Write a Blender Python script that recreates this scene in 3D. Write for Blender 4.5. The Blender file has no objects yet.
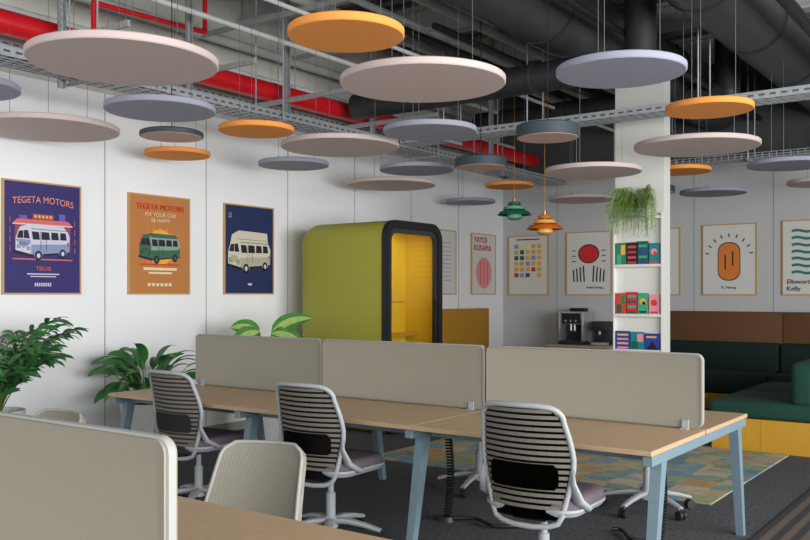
import bpy, bmesh, math, random
from mathutils import Vector, Matrix
random.seed(7)
SC=bpy.context.scene
COL=SC.collection
PI=math.pi

# ---------------------------------------------------------------- materials
def lin(c):
    o=[]
    for v in c[:3]:
        v=v/255.0
        o.append(v/12.92 if v<=0.04045 else ((v+0.055)/1.055)**2.4)
    return (o[0],o[1],o[2],1.0)
MATS={}
def M(name,col,rough=.6,metal=0.0,var=0.0,scale=20,bump=0.0,emit=0.0,stretch=None):
    if name in MATS: return MATS[name]
    m=bpy.data.materials.new(name); m.use_nodes=True
    nt=m.node_tree; b=nt.nodes["Principled BSDF"]
    b.inputs["Roughness"].default_value=rough
    b.inputs["Metallic"].default_value=metal
    c=lin(col); b.inputs["Base Color"].default_value=c
    if emit:
        b.inputs["Emission Color"].default_value=c
        b.inputs["Emission Strength"].default_value=emit
    if var or bump:
        tc=nt.nodes.new("ShaderNodeTexCoord"); mp=nt.nodes.new("ShaderNodeMapping")
        if stretch: mp.inputs["Scale"].default_value=stretch
        nz=nt.nodes.new("ShaderNodeTexNoise"); nz.inputs["Scale"].default_value=scale
        nz.inputs["Detail"].default_value=5
        nt.links.new(tc.outputs["Object"],mp.inputs[0]); nt.links.new(mp.outputs[0],nz.inputs["Vector"])
        if var:
            r=nt.nodes.new("ShaderNodeValToRGB")
            r.color_ramp.elements[0].position=.3; r.color_ramp.elements[1].position=.7
            r.color_ramp.elements[0].color=tuple(max(0,x*(1-var)) for x in c[:3])+(1,)
            r.color_ramp.elements[1].color=tuple(min(1,x*(1+var)) for x in c[:3])+(1,)
            nt.links.new(nz.outputs["Fac"],r.inputs[0]); nt.links.new(r.outputs[0],b.inputs["Base Color"])
        if bump:
            bp=nt.nodes.new("ShaderNodeBump"); bp.inputs["Strength"].default_value=bump; bp.inputs["Distance"].default_value=.01
            nt.links.new(nz.outputs["Fac"],bp.inputs["Height"]); nt.links.new(bp.outputs[0],b.inputs["Normal"])
    MATS[name]=m
    return m

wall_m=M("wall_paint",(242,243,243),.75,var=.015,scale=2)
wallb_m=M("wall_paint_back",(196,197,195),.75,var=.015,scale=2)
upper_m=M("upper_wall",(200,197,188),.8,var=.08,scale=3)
seam_m=M("panel_seam",(150,152,155),.8)
beam_m=M("beam_paint",(190,192,188),.7,var=.1,scale=5)
floor_m=M("carpet_dark",(74,75,79),.95,var=.38,scale=34,bump=.5)
wood_m=M("oak_top",(188,159,124),.45,var=.08,scale=9,stretch=(1,12,12))
steel_b=M("pale_blue_steel",(120,142,152),.45,.15,var=.03)
fabric_m=M("beige_fabric",(146,141,127),.9,var=.03,scale=400,bump=.06)
fab_edge=M("grey_edge",(160,159,153),.6)
galv=M("galvanised",(176,180,182),.45,.35,var=.15,scale=30)
duct_m=M("duct_dark",(64,67,69),.42,.35,var=.12,scale=6)
duct2_m=M("duct_wrap",(46,49,51),.5,.2,var=.15,scale=12)
red_m=M("red_pipe_paint",(206,22,34),.35,var=.05)
redd_m=M("dark_red_pipe",(160,30,40),.4)
pink_m=M("felt_pink",(208,189,184),.9,var=.04,scale=200,bump=.2)
lav_m=M("felt_lavender",(158,159,175),.9,var=.04,scale=200,bump=.2)
org_m=M("felt_orange",(242,155,72),.9,var=.04,scale=200,bump=.2)
wire_m=M("steel_wire",(120,122,124),.4,.7)
slate_m=M("slate_shade",(58,72,80),.6)
diff_m=M("lamp_diffuser",(206,172,158),.8)
grey_p=M("light_grey_plastic",(162,165,167),.5)
dark_p=M("dark_plastic",(36,37,40),.5)
mesh_m=M("taupe_grey_mesh",(74,69,64),.8,var=.08,scale=200)
rib_m=M("taupe_band",(112,106,97),.8)
lumb_m=M("lumbar_pad",(62,57,53),.8)
seat_m=M("plum_grey_fabric",(104,92,100),.95,var=.1,scale=200,bump=.2)
olive_m=M("olive_green_shell",(166,165,56),.5,var=.02)
black_m=M("black_frame",(22,22,24),.45)
yel_m=M("yellow_felt",(226,184,26),.9,var=.04,scale=100)
ochre_m=M("ochre_plywood",(198,146,38),.6,var=.05,scale=8)
ochre2_m=M("ochre_fabric",(182,130,32),.8,var=.06,scale=30)
brown_m=M("brown_panel",(104,68,38),.75,var=.08,scale=10)
green_m=M("dark_green_velvet",(13,62,48),.85,var=.12,scale=40,bump=.2)
dgreen_m=M("deep_green_velvet",(10,36,32),.85,var=.12,scale=40)
leaf1=M("leaf_deep",(54,110,56),.45,var=.3,scale=9)
leaf2=M("leaf_mid",(58,114,58),.4,var=.3,scale=9)
leaf3=M("leaf_lime",(70,132,56),.4,var=.2,scale=14)
leaf3c=M("leaf_pale_centre",(160,190,104),.45,var=.15,scale=30)
leaf4=M("leaf_fern",(132,166,80),.5,var=.25,scale=20)
stem_m=M("plant_stem",(86,112,50),.6)
pot_w=M("pot_white",(206,206,202),.5,var=.03)
soil_m=M("soil",(48,36,28),.95,var=.3,scale=60)
pframe=M("thin_oak_frame",(196,156,104),.5)
white_m=M("white_lacquer",(226,225,218),.5)
page_m=M("paper_pages",(232,228,216),.8)
chrome_m=M("brushed_silver",(190,192,196),.3,.7)

def ribbed(name,c0,c1,sc,axis='Y',bump=0):
    m=bpy.data.materials.new(name); m.use_nodes=True
    nt=m.node_tree; b=nt.nodes["Principled BSDF"]; b.inputs["Roughness"].default_value=.8
    tc=nt.nodes.new("ShaderNodeTexCoord"); w=nt.nodes.new("ShaderNodeTexWave"); w.bands_direction=axis
    w.inputs["Scale"].default_value=sc
    r=nt.nodes.new("ShaderNodeValToRGB"); r.color_ramp.elements[0].position=.35 if not bump else 0; r.color_ramp.elements[0].color=lin(c0)
    r.color_ramp.elements[1].position=.6; r.color_ramp.elements[1].color=lin(c1)
    nt.links.new(tc.outputs["Object"],w.inputs["Vector"]); nt.links.new(w.outputs["Fac"],r.inputs[0]); nt.links.new(r.outputs[0],b.inputs["Base Color"])
    if bump:
        bp=nt.nodes.new("ShaderNodeBump"); bp.inputs["Strength"].default_value=bump; bp.inputs["Distance"].default_value=.003
        nt.links.new(w.outputs["Fac"],bp.inputs["Height"]); nt.links.new(bp.outputs[0],b.inputs["Normal"])
    return m
ceil_m=ribbed("roof_deck",(70,72,71),(126,128,125),1.3)
vback_m=ribbed("fine_ribbed_grey_beige",(128,123,110),(142,137,123),30,'X',.3)
backup_m=M("upper_wall_dark",(74,76,76),.9,var=.2,scale=3)

def glass():
    m=bpy.data.materials.new("door_glass"); m.use_nodes=True
    b=m.node_tree.nodes["Principled BSDF"]
    b.inputs["Base Color"].default_value=(.92,.93,.93,1); b.inputs["Roughness"].default_value=.02
    b.inputs["Transmission Weight"].default_value=1.0; b.inputs["IOR"].default_value=1.16
    return m
glass_m=glass()

def rug_mat():
    m=bpy.data.materials.new("patchwork_rug"); m.use_nodes=True
    nt=m.node_tree; b=nt.nodes["Principled BSDF"]; b.inputs["Roughness"].default_value=.95
    tc=nt.nodes.new("ShaderNodeTexCoord")
    def cells(scale,cols,off):
        v=nt.nodes.new("ShaderNodeTexVoronoi"); v.inputs["Scale"].default_value=scale; v.distance='CHEBYCHEV'
        v.inputs["Randomness"].default_value=.7
        r=nt.nodes.new("ShaderNodeValToRGB"); r.color_ramp.interpolation='CONSTANT'
        while len(r.color_ramp.elements)<len(cols): r.color_ramp.elements.new(.5)
        for i,c in enumerate(cols): r.color_ramp.elements[i].position=.1+.8*i/len(cols)
        r.color_ramp.elements[0].position=0
        for i,c in enumerate(cols): r.color_ramp.elements[i].color=lin(c)
        s=nt.nodes.new("ShaderNodeSeparateColor")
        nt.links.new(tc.outputs["Object"],v.inputs["Vector"]); nt.links.new(v.outputs["Color"],s.inputs[0]); nt.links.new(s.outputs[off],r.inputs[0])
        return r.outputs[0]
    A=cells(4.4,[(118,160,176),(196,180,144),(150,164,104),(94,140,160),(204,188,156),(204,152,88),(126,158,142),(190,172,134)],0)
    Bc=cells(10.0,[(150,176,178),(198,176,134),(134,158,138),(212,192,152)],1)
    mx=nt.nodes.new("ShaderNodeMix"); mx.data_type='RGBA'; mx.inputs[0].default_value=.28
    nz=nt.nodes.new("ShaderNodeTexNoise"); nz.inputs["Scale"].default_value=60; nz.inputs["Detail"].default_value=6
    m2=nt.nodes.new("ShaderNodeMix"); m2.data_type='RGBA'; m2.blend_type='MULTIPLY'; m2.inputs[0].default_value=.35
    nt.links.new(tc.outputs["Object"],nz.inputs["Vector"])
    nt.links.new(A,mx.inputs[6]); nt.links.new(Bc,mx.inputs[7]); nt.links.new(mx.outputs[2],m2.inputs[6]); nt.links.new(nz.outputs["Fac"],m2.inputs[7])
    nt.links.new(m2.outputs[2],b.inputs["Base Color"])
    return m
def stripe_mat():
    m=bpy.data.materials.new("striped_carpet"); m.use_nodes=True
    nt=m.node_tree; b=nt.nodes["Principled BSDF"]; b.inputs["Roughness"].default_value=.95
    tc=nt.nodes.new("ShaderNodeTexCoord"); w=nt.nodes.new("ShaderNodeTexWave")
    w.bands_direction='X'; w.inputs["Scale"].default_value=3.2; w.inputs["Distortion"].default_value=.25
    r=nt.nodes.new("ShaderNodeValToRGB")
    r.color_ramp.elements[0].position=.35; r.color_ramp.elements[0].color=lin((50,48,50))
    r.color_ramp.elements[1].position=.65; r.color_ramp.elements[1].color=lin((98,84,72))
    nt.links.new(tc.outputs["Object"],w.inputs["Vector"]); nt.links.new(w.outputs["Fac"],r.inputs[0]); nt.links.new(r.outputs[0],b.inputs["Base Color"])
    return m

# ---------------------------------------------------------------- mesh helpers
def box(bm,x0,x1,y0,y1,z0,z1,bev=0,seg=2,mi=0):
    mt=Matrix.Translation(((x0+x1)/2,(y0+y1)/2,(z0+z1)/2))@Matrix.Diagonal((abs(x1-x0),abs(y1-y0),abs(z1-z0),1))
    g=bmesh.ops.create_cube(bm,size=1,matrix=mt)
    vs=g['verts']
    fs=set(f for v in vs for f in v.link_faces)
    for f in fs: f.material_index=mi
    if bev:
        es=list(set(e for v in vs for e in v.link_edges))
        bmesh.ops.bevel(bm,geom=es,offset=bev,segments=seg,profile=.5,affect='EDGES')
def cyl(bm,p0,p1,r0,r1=None,n=16,mi=0):
    p0=Vector(p0);p1=Vector(p1);d=p1-p0
    if r1 is None:r1=r0
    q=d.to_track_quat('Z','Y').to_matrix().to_4x4()
    mt=Matrix.Translation((p0+p1)/2)@q
    g=bmesh.ops.create_cone(bm,cap_ends=True,cap_tris=False,segments=n,radius1=r0,radius2=r1,depth=d.length,matrix=mt)
    for f in set(f for v in g['verts'] for f in v.link_faces): f.material_index=mi
def loft(bm,loops,c0=True,c1=True,closed=True,mi=0):
    L=[[bm.verts.new(p) for p in l] for l in loops]
    n=len(L[0]); fs=[]
    for i in range(len(L)-1):
        for j in range(n if closed else n-1):
            k=(j+1)%n
            fs.append(bm.faces.new((L[i][j],L[i][k],L[i+1][k],L[i+1][j])))
    if c0: fs.append(bm.faces.new(list(reversed(L[0]))))
    if c1: fs.append(bm.faces.new(L[-1]))
    for f in fs: f.material_index=mi
    return L
def tube(bm,pts,r,n=8,closed=False,flat=1.0,up=Vector((0,0,1)),mi=0):
    pts=[Vector(p) for p in pts]; loops=[]; N=len(pts)
    for i,p in enumerate(pts):
        if closed: t=pts[(i+1)%N]-pts[i-1]
        else: t=pts[min(i+1,N-1)]-pts[max(i-1,0)]
        t.normalize()
        s=t.cross(up)
        if s.length<1e-3: s=t.cross(Vector((0,1,0.01)))
        s.normalize(); u=s.cross(t)
        rr=r[i] if isinstance(r,(list,tuple)) else r
        loops.append([p+s*math.cos(2*PI*k/n)*rr+u*math.sin(2*PI*k/n)*rr*flat for k in range(n)])
    if closed:
        L=[[bm.verts.new(p) for p in l] for l in loops]; L.append(L[0])
        for i in range(len(L)-1):
            for j in range(n):
                k=(j+1)%n
                f=bm.faces.new((L[i][j],L[i][k],L[i+1][k],L[i+1][j])); f.material_index=mi
    else: loft(bm,loops,mi=mi)
def rrect(w,h,r,n=6):
    o=[]
    for cx,cy,a0 in ((w/2-r,h/2-r,0),(-w/2+r,h/2-r,90),(-w/2+r,-h/2+r,180),(w/2-r,-h/2+r,270)):
        for i in range(n+1):
            a=math.radians(a0+90*i/n); o.append((cx+r*math.cos(a),cy+r*math.sin(a)))
    return o
def circ(cx,cy,r,n=20,ry=None):
    ry=ry or r
    return [(cx+r*math.cos(2*PI*i/n),cy+ry*math.sin(2*PI*i/n)) for i in range(n)]
def rc(x0,x1,y0,y1): return [(x0,y0),(x1,y0),(x1,y1),(x0,y1)]
def mesh_of(name,bm,mats,smooth=True,angle=35):
    bmesh.ops.recalc_face_normals(bm,faces=bm.faces[:])
    me=bpy.data.meshes.new(name); bm.to_mesh(me); bm.free()
    if not isinstance(mats,(list,tuple)): mats=[mats]
    for m in mats: me.materials.append(m)
    if smooth:
        for p in me.polygons: p.use_smooth=True
        me.set_sharp_from_angle(angle=math.radians(angle))
    return me
def thing(name,label,cat,loc=(0,0,0),rot=0,group=None):
    o=bpy.data.objects.new(name,None); o.empty_display_size=.1
    o.location=loc; o.rotation_euler=(0,0,math.radians(rot)); COL.objects.link(o)
    o["label"]=label; o["category"]=cat
    if group:o["group"]=group
    return o
def part(name,bm,mats,parent=None,label=None,smooth=True,loc=None,angle=35):
    o=bpy.data.objects.new(name,mesh_of(name,bm,mats,smooth,angle)); COL.objects.link(o)
    if parent: o.parent=parent
    if loc: o.location=loc
    if label:o["label"]=label
    return o
def dup(t,loc,rot=0,label=None,group=None):
    n=t.copy(); COL.objects.link(n); n.location=loc; n.rotation_euler=(0,0,math.radians(rot))
    if label:n["label"]=label
    if group:n["group"]=group
    def rec(src,dst):
        for c in list(src.children):
            k=c.copy(); k.parent=dst; COL.objects.link(k); rec(c,k)
    rec(t,n)
    return n
def B(): return bmesh.new()
def struct(name,bm,mat):
    o=part(name,bm,mat,smooth=False); o["kind"]="structure"; return o

XL,YB=-7.0,12.3
# ---------------------------------------------------------------- room
b=B(); box(b,XL-.2,4.2,-3,YB+.2,-.1,0); struct("floor",b,floor_m)
b=B(); box(b,XL-.2,4.2,-3,YB+.2,4.7,4.8); struct("ceiling",b,ceil_m)
b=B(); box(b,XL-.2,XL,-3,YB,0,3.3); struct("wall_left",b,wall_m)
b=B(); box(b,XL-.2,XL-.05,-3,YB,3.3,4.7); struct("wall_left_upper",b,upper_m)
b=B(); box(b,XL-.2,4.2,YB,YB+.2,0,3.3); struct("wall_back",b,wallb_m)
b=B(); box(b,XL-.2,4.2,YB+.05,YB+.2,3.3,4.7); struct("wall_back_upper",b,backup_m)
b=B(); box(b,4,4.2,-3,YB,0,.5); box(b,4,4.2,-3,YB,3.4,4.7)
for y in (-3,0.5,4.3,8.1,11.9): box(b,4,4.2,y,y+.4,.5,3.4)
struct("wall_right",b,wall_m)
for i,(y0,y1) in enumerate(((-2.6,.5),(.9,4.3),(4.7,8.1),(8.5,11.9))):
    b=B(); box(b,4.05,4.12,y0,y1,.5,.56); box(b,4.05,4.12,y0,y1,3.34,3.4); box(b,4.05,4.12,y0,y0+.06,.5,3.4); box(b,4.05,4.12,y1-.06,y1,.5,3.4); box(b,4.05,4.12,(y0+y1)/2-.03,(y0+y1)/2+.03,.5,3.4)
    struct("window_%d"%(i+1),b,black_m)
n=1
for y in (2.5,3.72,4.93,6.14,7.35,8.56,9.77,10.98):
    b=B(); box(b,XL,XL+.004,y-.004,y+.004,.1,3.3); struct("trim_%d"%n,b,seam_m); n+=1
for x in (-6.05,-4.95,-3.95,-2.9,-1.8):
    b=B(); box(b,x-.004,x+.004,YB-.004,YB,.1,3.3); struct("trim_%d"%n,b,seam_m); n+=1
b=B(); box(b,XL,XL+.015,-3,YB,0,.09); struct("baseboard_left",b,fab_edge)
b=B(); box(b,XL,4,YB-.015,YB,0,.09); struct("baseboard_back",b,fab_edge)

# ---------------------------------------------------------------- ceiling services
for y in (2.2,3.7,5.2,6.7,8.2,9.7,11.2):
    t=thing("roof_beam","pale painted steel I-section roof beam under the ceiling","beam",(0,y,0),group="roof beams")
    b=B(); box(b,XL-.04,3.9,-.09,.09,4.66,4.7); box(b,XL-.04,3.9,-.09,.09,4.36,4.4); box(b,XL-.04,3.9,-.012,.012,4.4,4.66); part("web_and_flanges",b,beam_m,t,smooth=False)
def pipe(name,label,cat,pts,r,mat,coll=None,cm=None,n=20):
    t=thing(name,label,cat,(0,0,0))
    b=B()
    for i in range(len(pts)-1): cyl(b,pts[i],pts[i+1],r,n=n)
    for p in pts[1:-1]: bmesh.ops.create_uvsphere(b,u_segments=20,v_segments=14,radius=r*1.01,matrix=Matrix.Translation(p))
    part("pipe_run",b,mat,t)
    if coll:
        p0=Vector(pts[0]);p1=Vector(pts[1]);d=(p1-p0)
        L=d.length;d.normalize();s=coll
        while s<L:
            b=B(); cyl(b,p0+d*(s-.015),p0+d*(s+.015),r*1.04,n=n); part("coupling_ring",b,cm or mat,t); s+=coll
    return t
pipe("fire_pipe","thick glossy red fire pipe along the wall top","pipe",[(-6.4,.5,3.52),(-6.4,12.2,3.52)],.095,red_m,2.0,redd_m)
pipe("sprinkler_pipe","thin red sprinkler pipe rising from the main","pipe",[(-6.4,4.4,3.6),(-6.4,4.4,3.88),(-6.4,5.6,3.92),(-6.4,5.6,4.68)],.022,red_m)
for x,z,r in ((-6.8,4.05,.05),(-6.75,3.75,.03),(-5.5,4.15,.05),(-5.2,4.2,.035),(-4.6,4.15,.05),(-5.85,3.85,.025),(-5.0,3.8,.02)):
    pipe("conduit","pale grey service conduit under the roof","pipe",[(x,.5,z),(x,12.2,z)],r,beam_m,n=12)
pipe("air_duct","large dark grey round spiral air duct","duct",[(-3.6,4.0,4.02),(-3.6,12.2,4.02)],.34,duct_m,1.5,duct2_m,n=40)
pipe("air_duct","large dark grey round spiral air duct","duct",[(-2.2,4.0,4.0),(-2.2,12.2,4.0)],.31,duct_m,1.5,duct2_m,n=40)
pipe("branch_duct","dark insulated branch duct crossing below roof","duct",[(-6.15,7.55,3.52),(-2.9,7.55,3.52),(-2.9,7.55,4.6)],.14,duct2_m,1.1,duct_m,n=28)
pipe("branch_duct","dark insulated branch duct crossing below roof","duct",[(-6.2,10.2,3.75),(-2.9,10.2,3.75),(-2.9,10.2,4.6)],.14,duct2_m,1.3,duct_m,n=28)
for x,z,r,y0 in ((-3.05,3.78,.035,3.0),(-4.4,3.85,.03,6.5),(-2.75,4.25,.05,3.0),(-4.15,4.2,.06,3.5),(-1.6,3.7,.05,5.0),(-4.9,3.95,.04,6.0)):
    pipe("cable_conduit","black conduit under the roof","pipe",[(x,y0,z),(x,12.2,z)],r,black_m,n=12)
cab_m=M("cable_grey",(130,132,136),.6)
slot_m=M("slot_dark",(84,86,88),.8)
def tray(label,p0,p1,w,h=.06,hang=(),solid=False):
    t=thing("cable_tray",label,"cable tray",(0,0,0),group="cable trays")
    p0=Vector(p0);p1=Vector(p1);d=(p1-p0);L=d.length;d.normalize();s=d.cross(Vector((0,0,1)))
    b=B()
    def obox(q,du,ds,z0,z1,mi):
        c=[q+d*du*i+s*ds*j for i,j in ((-1,-1),(1,-1),(1,1),(-1,1))]
        loft(b,[[p+Vector((0,0,z0)) for p in c],[p+Vector((0,0,z1)) for p in c]],mi=mi)
    for sg in (-1,1):
        if solid:
            obox((p0+p1)/2+s*sg*w/2,L/2,.0015,0,h,0)
            k=.05
            while k<L:
                obox(p0+d*k+s*sg*w/2,.025,.0022,h*.38,h*.62,1); k+=.09
        else:
            for zz in (0,h*.5,h):
                cyl(b,p0+s*sg*w/2+Vector((0,0,zz)),p1+s*sg*w/2+Vector((0,0,zz)),.006,n=6)
            k=0
            while k<L:
                q=p0+d*k+s*sg*w/2; cyl(b,q,q+Vector((0,0,h)),.005,n=5); k+=.08
    k=0
    while k<L:
        q=p0+d*k
        if solid: obox(q,.022,w/2,.0,.004,0)
        else: cyl(b,q-s*w/2,q+s*w/2,.006,n=5)
        k+=.1
    for f in (-.3,-.1,.1,.3): cyl(b,p0+s*w*f,p1+s*w*f,.005,n=5)
    part("tray_body",b,[galv,slot_m],t,smooth=False)
    for k,(off,r) in enumerate(((-.2,.018),(-.08,.014),(.05,.02),(.2,.015))):
        b=B(); cyl(b,p0+s*w*off+Vector((0,0,.022)),p1+s*w*off+Vector((0,0,.022)),r*.8,n=8)
        part("cable",b,cab_m,t)
    for k in hang:
        b=B(); q=p0+d*k
        for sg in (-1,1):
            a=q+s*sg*(w/2+.03); cyl(b,a+Vector((0,0,-.03)),(a.x,a.y,4.7),.007,n=6)
        a=q-s*(w/2+.05);c=q+s*(w/2+.05)
        cyl(b,a+Vector((0,0,-.02)),c+Vector((0,0,-.02)),.015,n=6)
        part("hanger",b,galv,t)
tray("galvanised perforated cable tray along the poster wall",(-5.95,1.0,3.1),(-5.95,12.1,3.1),.3,.07,hang=(1,3,5,7.6,9),solid=True)
tray("galvanised perforated cable tray close to the wall",(-6.78,.5,3.42),(-6.78,12.1,3.42),.2,.06,hang=(2.2,4.4,6.6,9),solid=True)
tray("galvanised perforated cable tray crossing the room",(-5.78,8.0,3.12),(1.5,8.0,3.12),.28,.07,hang=(.6,1.6,3.3,5.1,6.5),solid=True)
tray("galvanised wire mesh cable tray near the lounge",(-4.9,11.2,3.1),(1.5,11.2,3.1),.25,hang=(.3,2.0,4.4))
for x,y,z0 in ((-6.15,5.2,3.05),(-6.15,6.45,3.05),(-6.15,3.95,3.05),(-5.4,9.2,3.1),(-5.1,4.6,4.1),(-6.2,7.9,3.05)):
    t=thing("strut_channel","slotted galvanised strut hanging from the roof","strut",(x,y,0),group="hanging struts")
    b=B(); box(b,-.025,-.02,-.025,.025,z0,4.7); box(b,-.025,.02,-.025,-.02,z0,4.7); box(b,-.025,.02,.02,.025,z0,4.7)
    z=z0+.05
    while z<4.6: box(b,-.018,-.0195,-.008,.008,z,z+.03,mi=1); z+=.06
    part("channel",b,[galv,black_m],t,smooth=False)
for y,z in ((3.95,3.37),(5.2,3.37),(6.45,3.37),(9.2,3.37),(3.2,4.0),(4.6,4.05),(5.9,4.0),(7.2,4.05),(7.9,3.37)):
    t=thing("strut_bracket","galvanised cross strut carrying pipes","strut",(0,y,0),group="pipe brackets")
    b=B(); box(b,-6.95,-4.9 if z>3.9 else -5.3,-.03,-.005,z,z+.045); part("channel",b,galv,t,smooth=False)
def topz(x,y):
    z=4.7
    for cx,cz,r in ((-3.6,4.02,.343),(-2.2,4.0,.313)):
        d=abs(x-cx)
        if d<r and y>4.0: z=min(z,cz-math.sqrt(r*r-d*d)+.05)
    if abs(y-7.55)<.13 and -6.15<x<-2.9: z=min(z,3.42)
    if abs(y-10.2)<.13 and -6.2<x<-2.9: z=min(z,3.65)
    if abs(y-8.0)<.16 and x>-5.8: z=min(z,3.14)
    if abs(y-11.2)<.14 and x>-4.9: z=min(z,3.12)
    if abs(x+5.95)<.165: z=min(z,3.12)
    if abs(x+6.78)<.11: z=min(z,3.44)
    if abs(x+6.4)<.1: z=min(z,3.46)
    return z

# ---------------------------------------------------------------- acoustic discs
def disc(x,y,D,mat,lab,z=2.73):
    t=thing("acoustic_disc",lab,"ceiling panel",(x,y,z),group="hanging acoustic discs")
    b=B(); r=D/2; n=56
    def lp(rr,zz): return [(rr*math.cos(2*PI*i/n),rr*math.sin(2*PI*i/n),zz) for i in range(n)]
    loft(b,[lp(r-.006,0),lp(r,.006),lp(r,.036),lp(r-.006,.042)])
    part("felt_panel",b,mat,t)
    for k in range(3):
        a=2*PI*k/3+.5
        p=(r*.6*math.cos(a),r*.6*math.sin(a))
        b=B(); cyl(b,(p[0],p[1],.042),(p[0],p[1],topz(x+p[0],y+p[1])-z),.002,n=5); cyl(b,(p[0],p[1],.042),(p[0],p[1],.07),.01,n=8)
        part("suspension_wire",b,wire_m,t)
PK=(pink_m,"large pale pink felt disc hanging on wires")
LV=(lav_m,"medium lavender grey felt disc hanging on wires")
OR=(org_m,"small orange felt disc hanging on wires")
for x,y,D,k,*z in ((-4.14,3.04,1.03,PK),(-2.81,3.37,.58,OR),(-3.07,4.41,1.01,PK),(-1.99,4.87,.74,LV),(-1.89,6.21,.59,OR),
    (-5.01,3.98,.76,LV),(-6.3,3.93,1.06,PK),(-5.9,3.02,.77,LV,2.83),(-5.02,4.92,.59,OR),(-3.94,5.76,.745,LV),(-4.98,5.89,1.03,PK),
    (-6.48,5.34,.6,OR),(-6.05,6.44,.7,LV),(-5.26,7.45,.77,LV),(-6.23,8.3,1.05,PK),(-2.46,7.72,1.06,PK),(-3.07,9.14,.6,OR),
    (-2.05,9.35,.8,LV),(-3.43,7.72,.9,PK,2.59),(-5.15,9.21,.57,OR),(-6.5,10.5,.7,LV),(-5.1,11.1,.9,PK),(-3.3,11.0,.79,LV,2.69),(-2.06,11.1,.8,PK)):
    disc(x,y,D,k[0],k[1],*(z or []))
def drum(x,y,D,h=.10,z=2.66):
    t=thing("drum_pendant","slate blue drum pendant lamp with pale pinkish underside","lamp",(x,y,z),group="drum pendants")
    n=40;r=D/2
    def lp(rr,zz): return [(rr*math.cos(2*PI*i/n),rr*math.sin(2*PI*i/n),zz) for i in range(n)]
    b=B(); loft(b,[lp(r-.008,.0),lp(r,.002),lp(r,h-.01),lp(r-.02,h)],c0=False,c1=True); loft(b,[lp(r-.008,0),lp(r-.008,h-.02)],c0=False,c1=False)
    part("shade",b,slate_m,t)
    b=B(); loft(b,[lp(r-.010,-.003),lp(r-.010,.012)]); part("diffuser",b,diff_m,t)
    b=B(); cyl(b,(0,0,h),(0,0,topz(x,y)-z),.004,n=6); part("cord",b,black_m,t)
for a in ((-3.13,6.2,.49,.1,2.67),(-5.65,4.60,.5,.045,2.71),(-4.34,7.2,.49,.09,2.66),(-3.75,10.24,.45,.08)): drum(*a)
def pend(x,y,z,cols,lab):
    t=thing("layered_pendant",lab,"lamp",(x,y,z),group="layered pendants")
    n=36
    def lp(rr,zz): return [(rr*math.cos(2*PI*i/n),rr*math.sin(2*PI*i/n),zz) for i in range(n)]
    for (r0,z0,r1,z1),c in zip(((.19,0,.10,.055),(.125,.062,.065,.105),(.075,.112,.03,.15)),cols):
        b=B(); loft(b,[lp(r0,z0),lp((r0+r1)/2+.012,(z0+z1)/2+.012),lp(r1,z1)],c0=False,c1=False); loft(b,[lp(r0-.004,z0-.002),lp(r1-.004,z1-.002)],c0=False,c1=False)
        part("shade_tier",b,c,t)
    b=B(); loft(b,[lp(.05,-.055),lp(.085,-.035),lp(.08,.03)],c0=True,c1=False); part("lower_bowl",b,cols[1],t)
    b=B(); cyl(b,(0,0,.0),(0,0,.19),.02,n=16); cyl(b,(0,0,.18),(0,0,4.7-z),.003,n=6); part("stem_and_cord",b,M("brass",(176,132,70),.3,.8),t)
g1=M("lamp_green",(30,116,92),.4); g2=M("lamp_mint",(122,176,146),.4)
o1=M("lamp_orange",(232,112,34),.4); o2=M("lamp_amber",(240,184,96),.4)
pend(-4.75,8.6,2.33,(g1,g2,g1),"green tiered metal pendant lamp on a cord")
pend(-4.22,8.29,2.13,(o1,o2,o1),"orange tiered metal pendant lamp on a cord")

# ---------------------------------------------------------------- posters
def flat(b,pts,layer,mi):
    y0=-.022-.0012*layer
    loft(b,[[(p[0],y0,p[1]) for p in pts],[(p[0],y0-.001,p[1]) for p in pts]],mi=mi)
def text(body,size,x,z,mat,parent,layer=8,name="lettering",align='CENTER',sx=1.0,arc=0.0):
    cu=bpy.data.curves.new("tmp",'FONT'); cu.body=body; cu.size=size; cu.align_x=align; cu.extrude=.0006
    o=bpy.data.objects.new("tmp",cu); COL.objects.link(o)
    bpy.context.view_layer.update()
    me=bpy.data.meshes.new_from_object(o.evaluated_get(bpy.context.evaluated_depsgraph_get()))
    bpy.data.objects.remove(o); bpy.data.curves.remove(cu)
    me.transform(Matrix.Translation((x,-.022-.0012*layer,z))@Matrix.Rotation(PI/2,4,'X')@Matrix.Diagonal((sx,1,1,1)))
    if arc:
        for v in me.vertices: v.co.z-=arc*(v.co.x-x)**2
    me.materials.clear(); me.materials.append(mat)
    k=bpy.data.objects.new(name,me); COL.objects.link(k); k.parent=parent
    return k
def poster(loc,rot,w,h,bg,label):
    t=thing("framed_poster",label,"poster",loc,rot,group="framed wall posters")
    b=B(); f=.014
    box(b,-w/2,w/2,-.028,-.001,0,f); box(b,-w/2,w/2,-.028,-.001,h-f,h); box(b,-w/2,-w/2+f,-.028,-.001,f,h-f); box(b,w/2-f,w/2,-.028,-.001,f,h-f)
    part("frame",b,pframe,t,smooth=False)
    b=B(); box(b,-w/2+f,w/2-f,-.021,-.002,f,h-f); part("print",b,bg,t,smooth=False)
    return t
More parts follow.
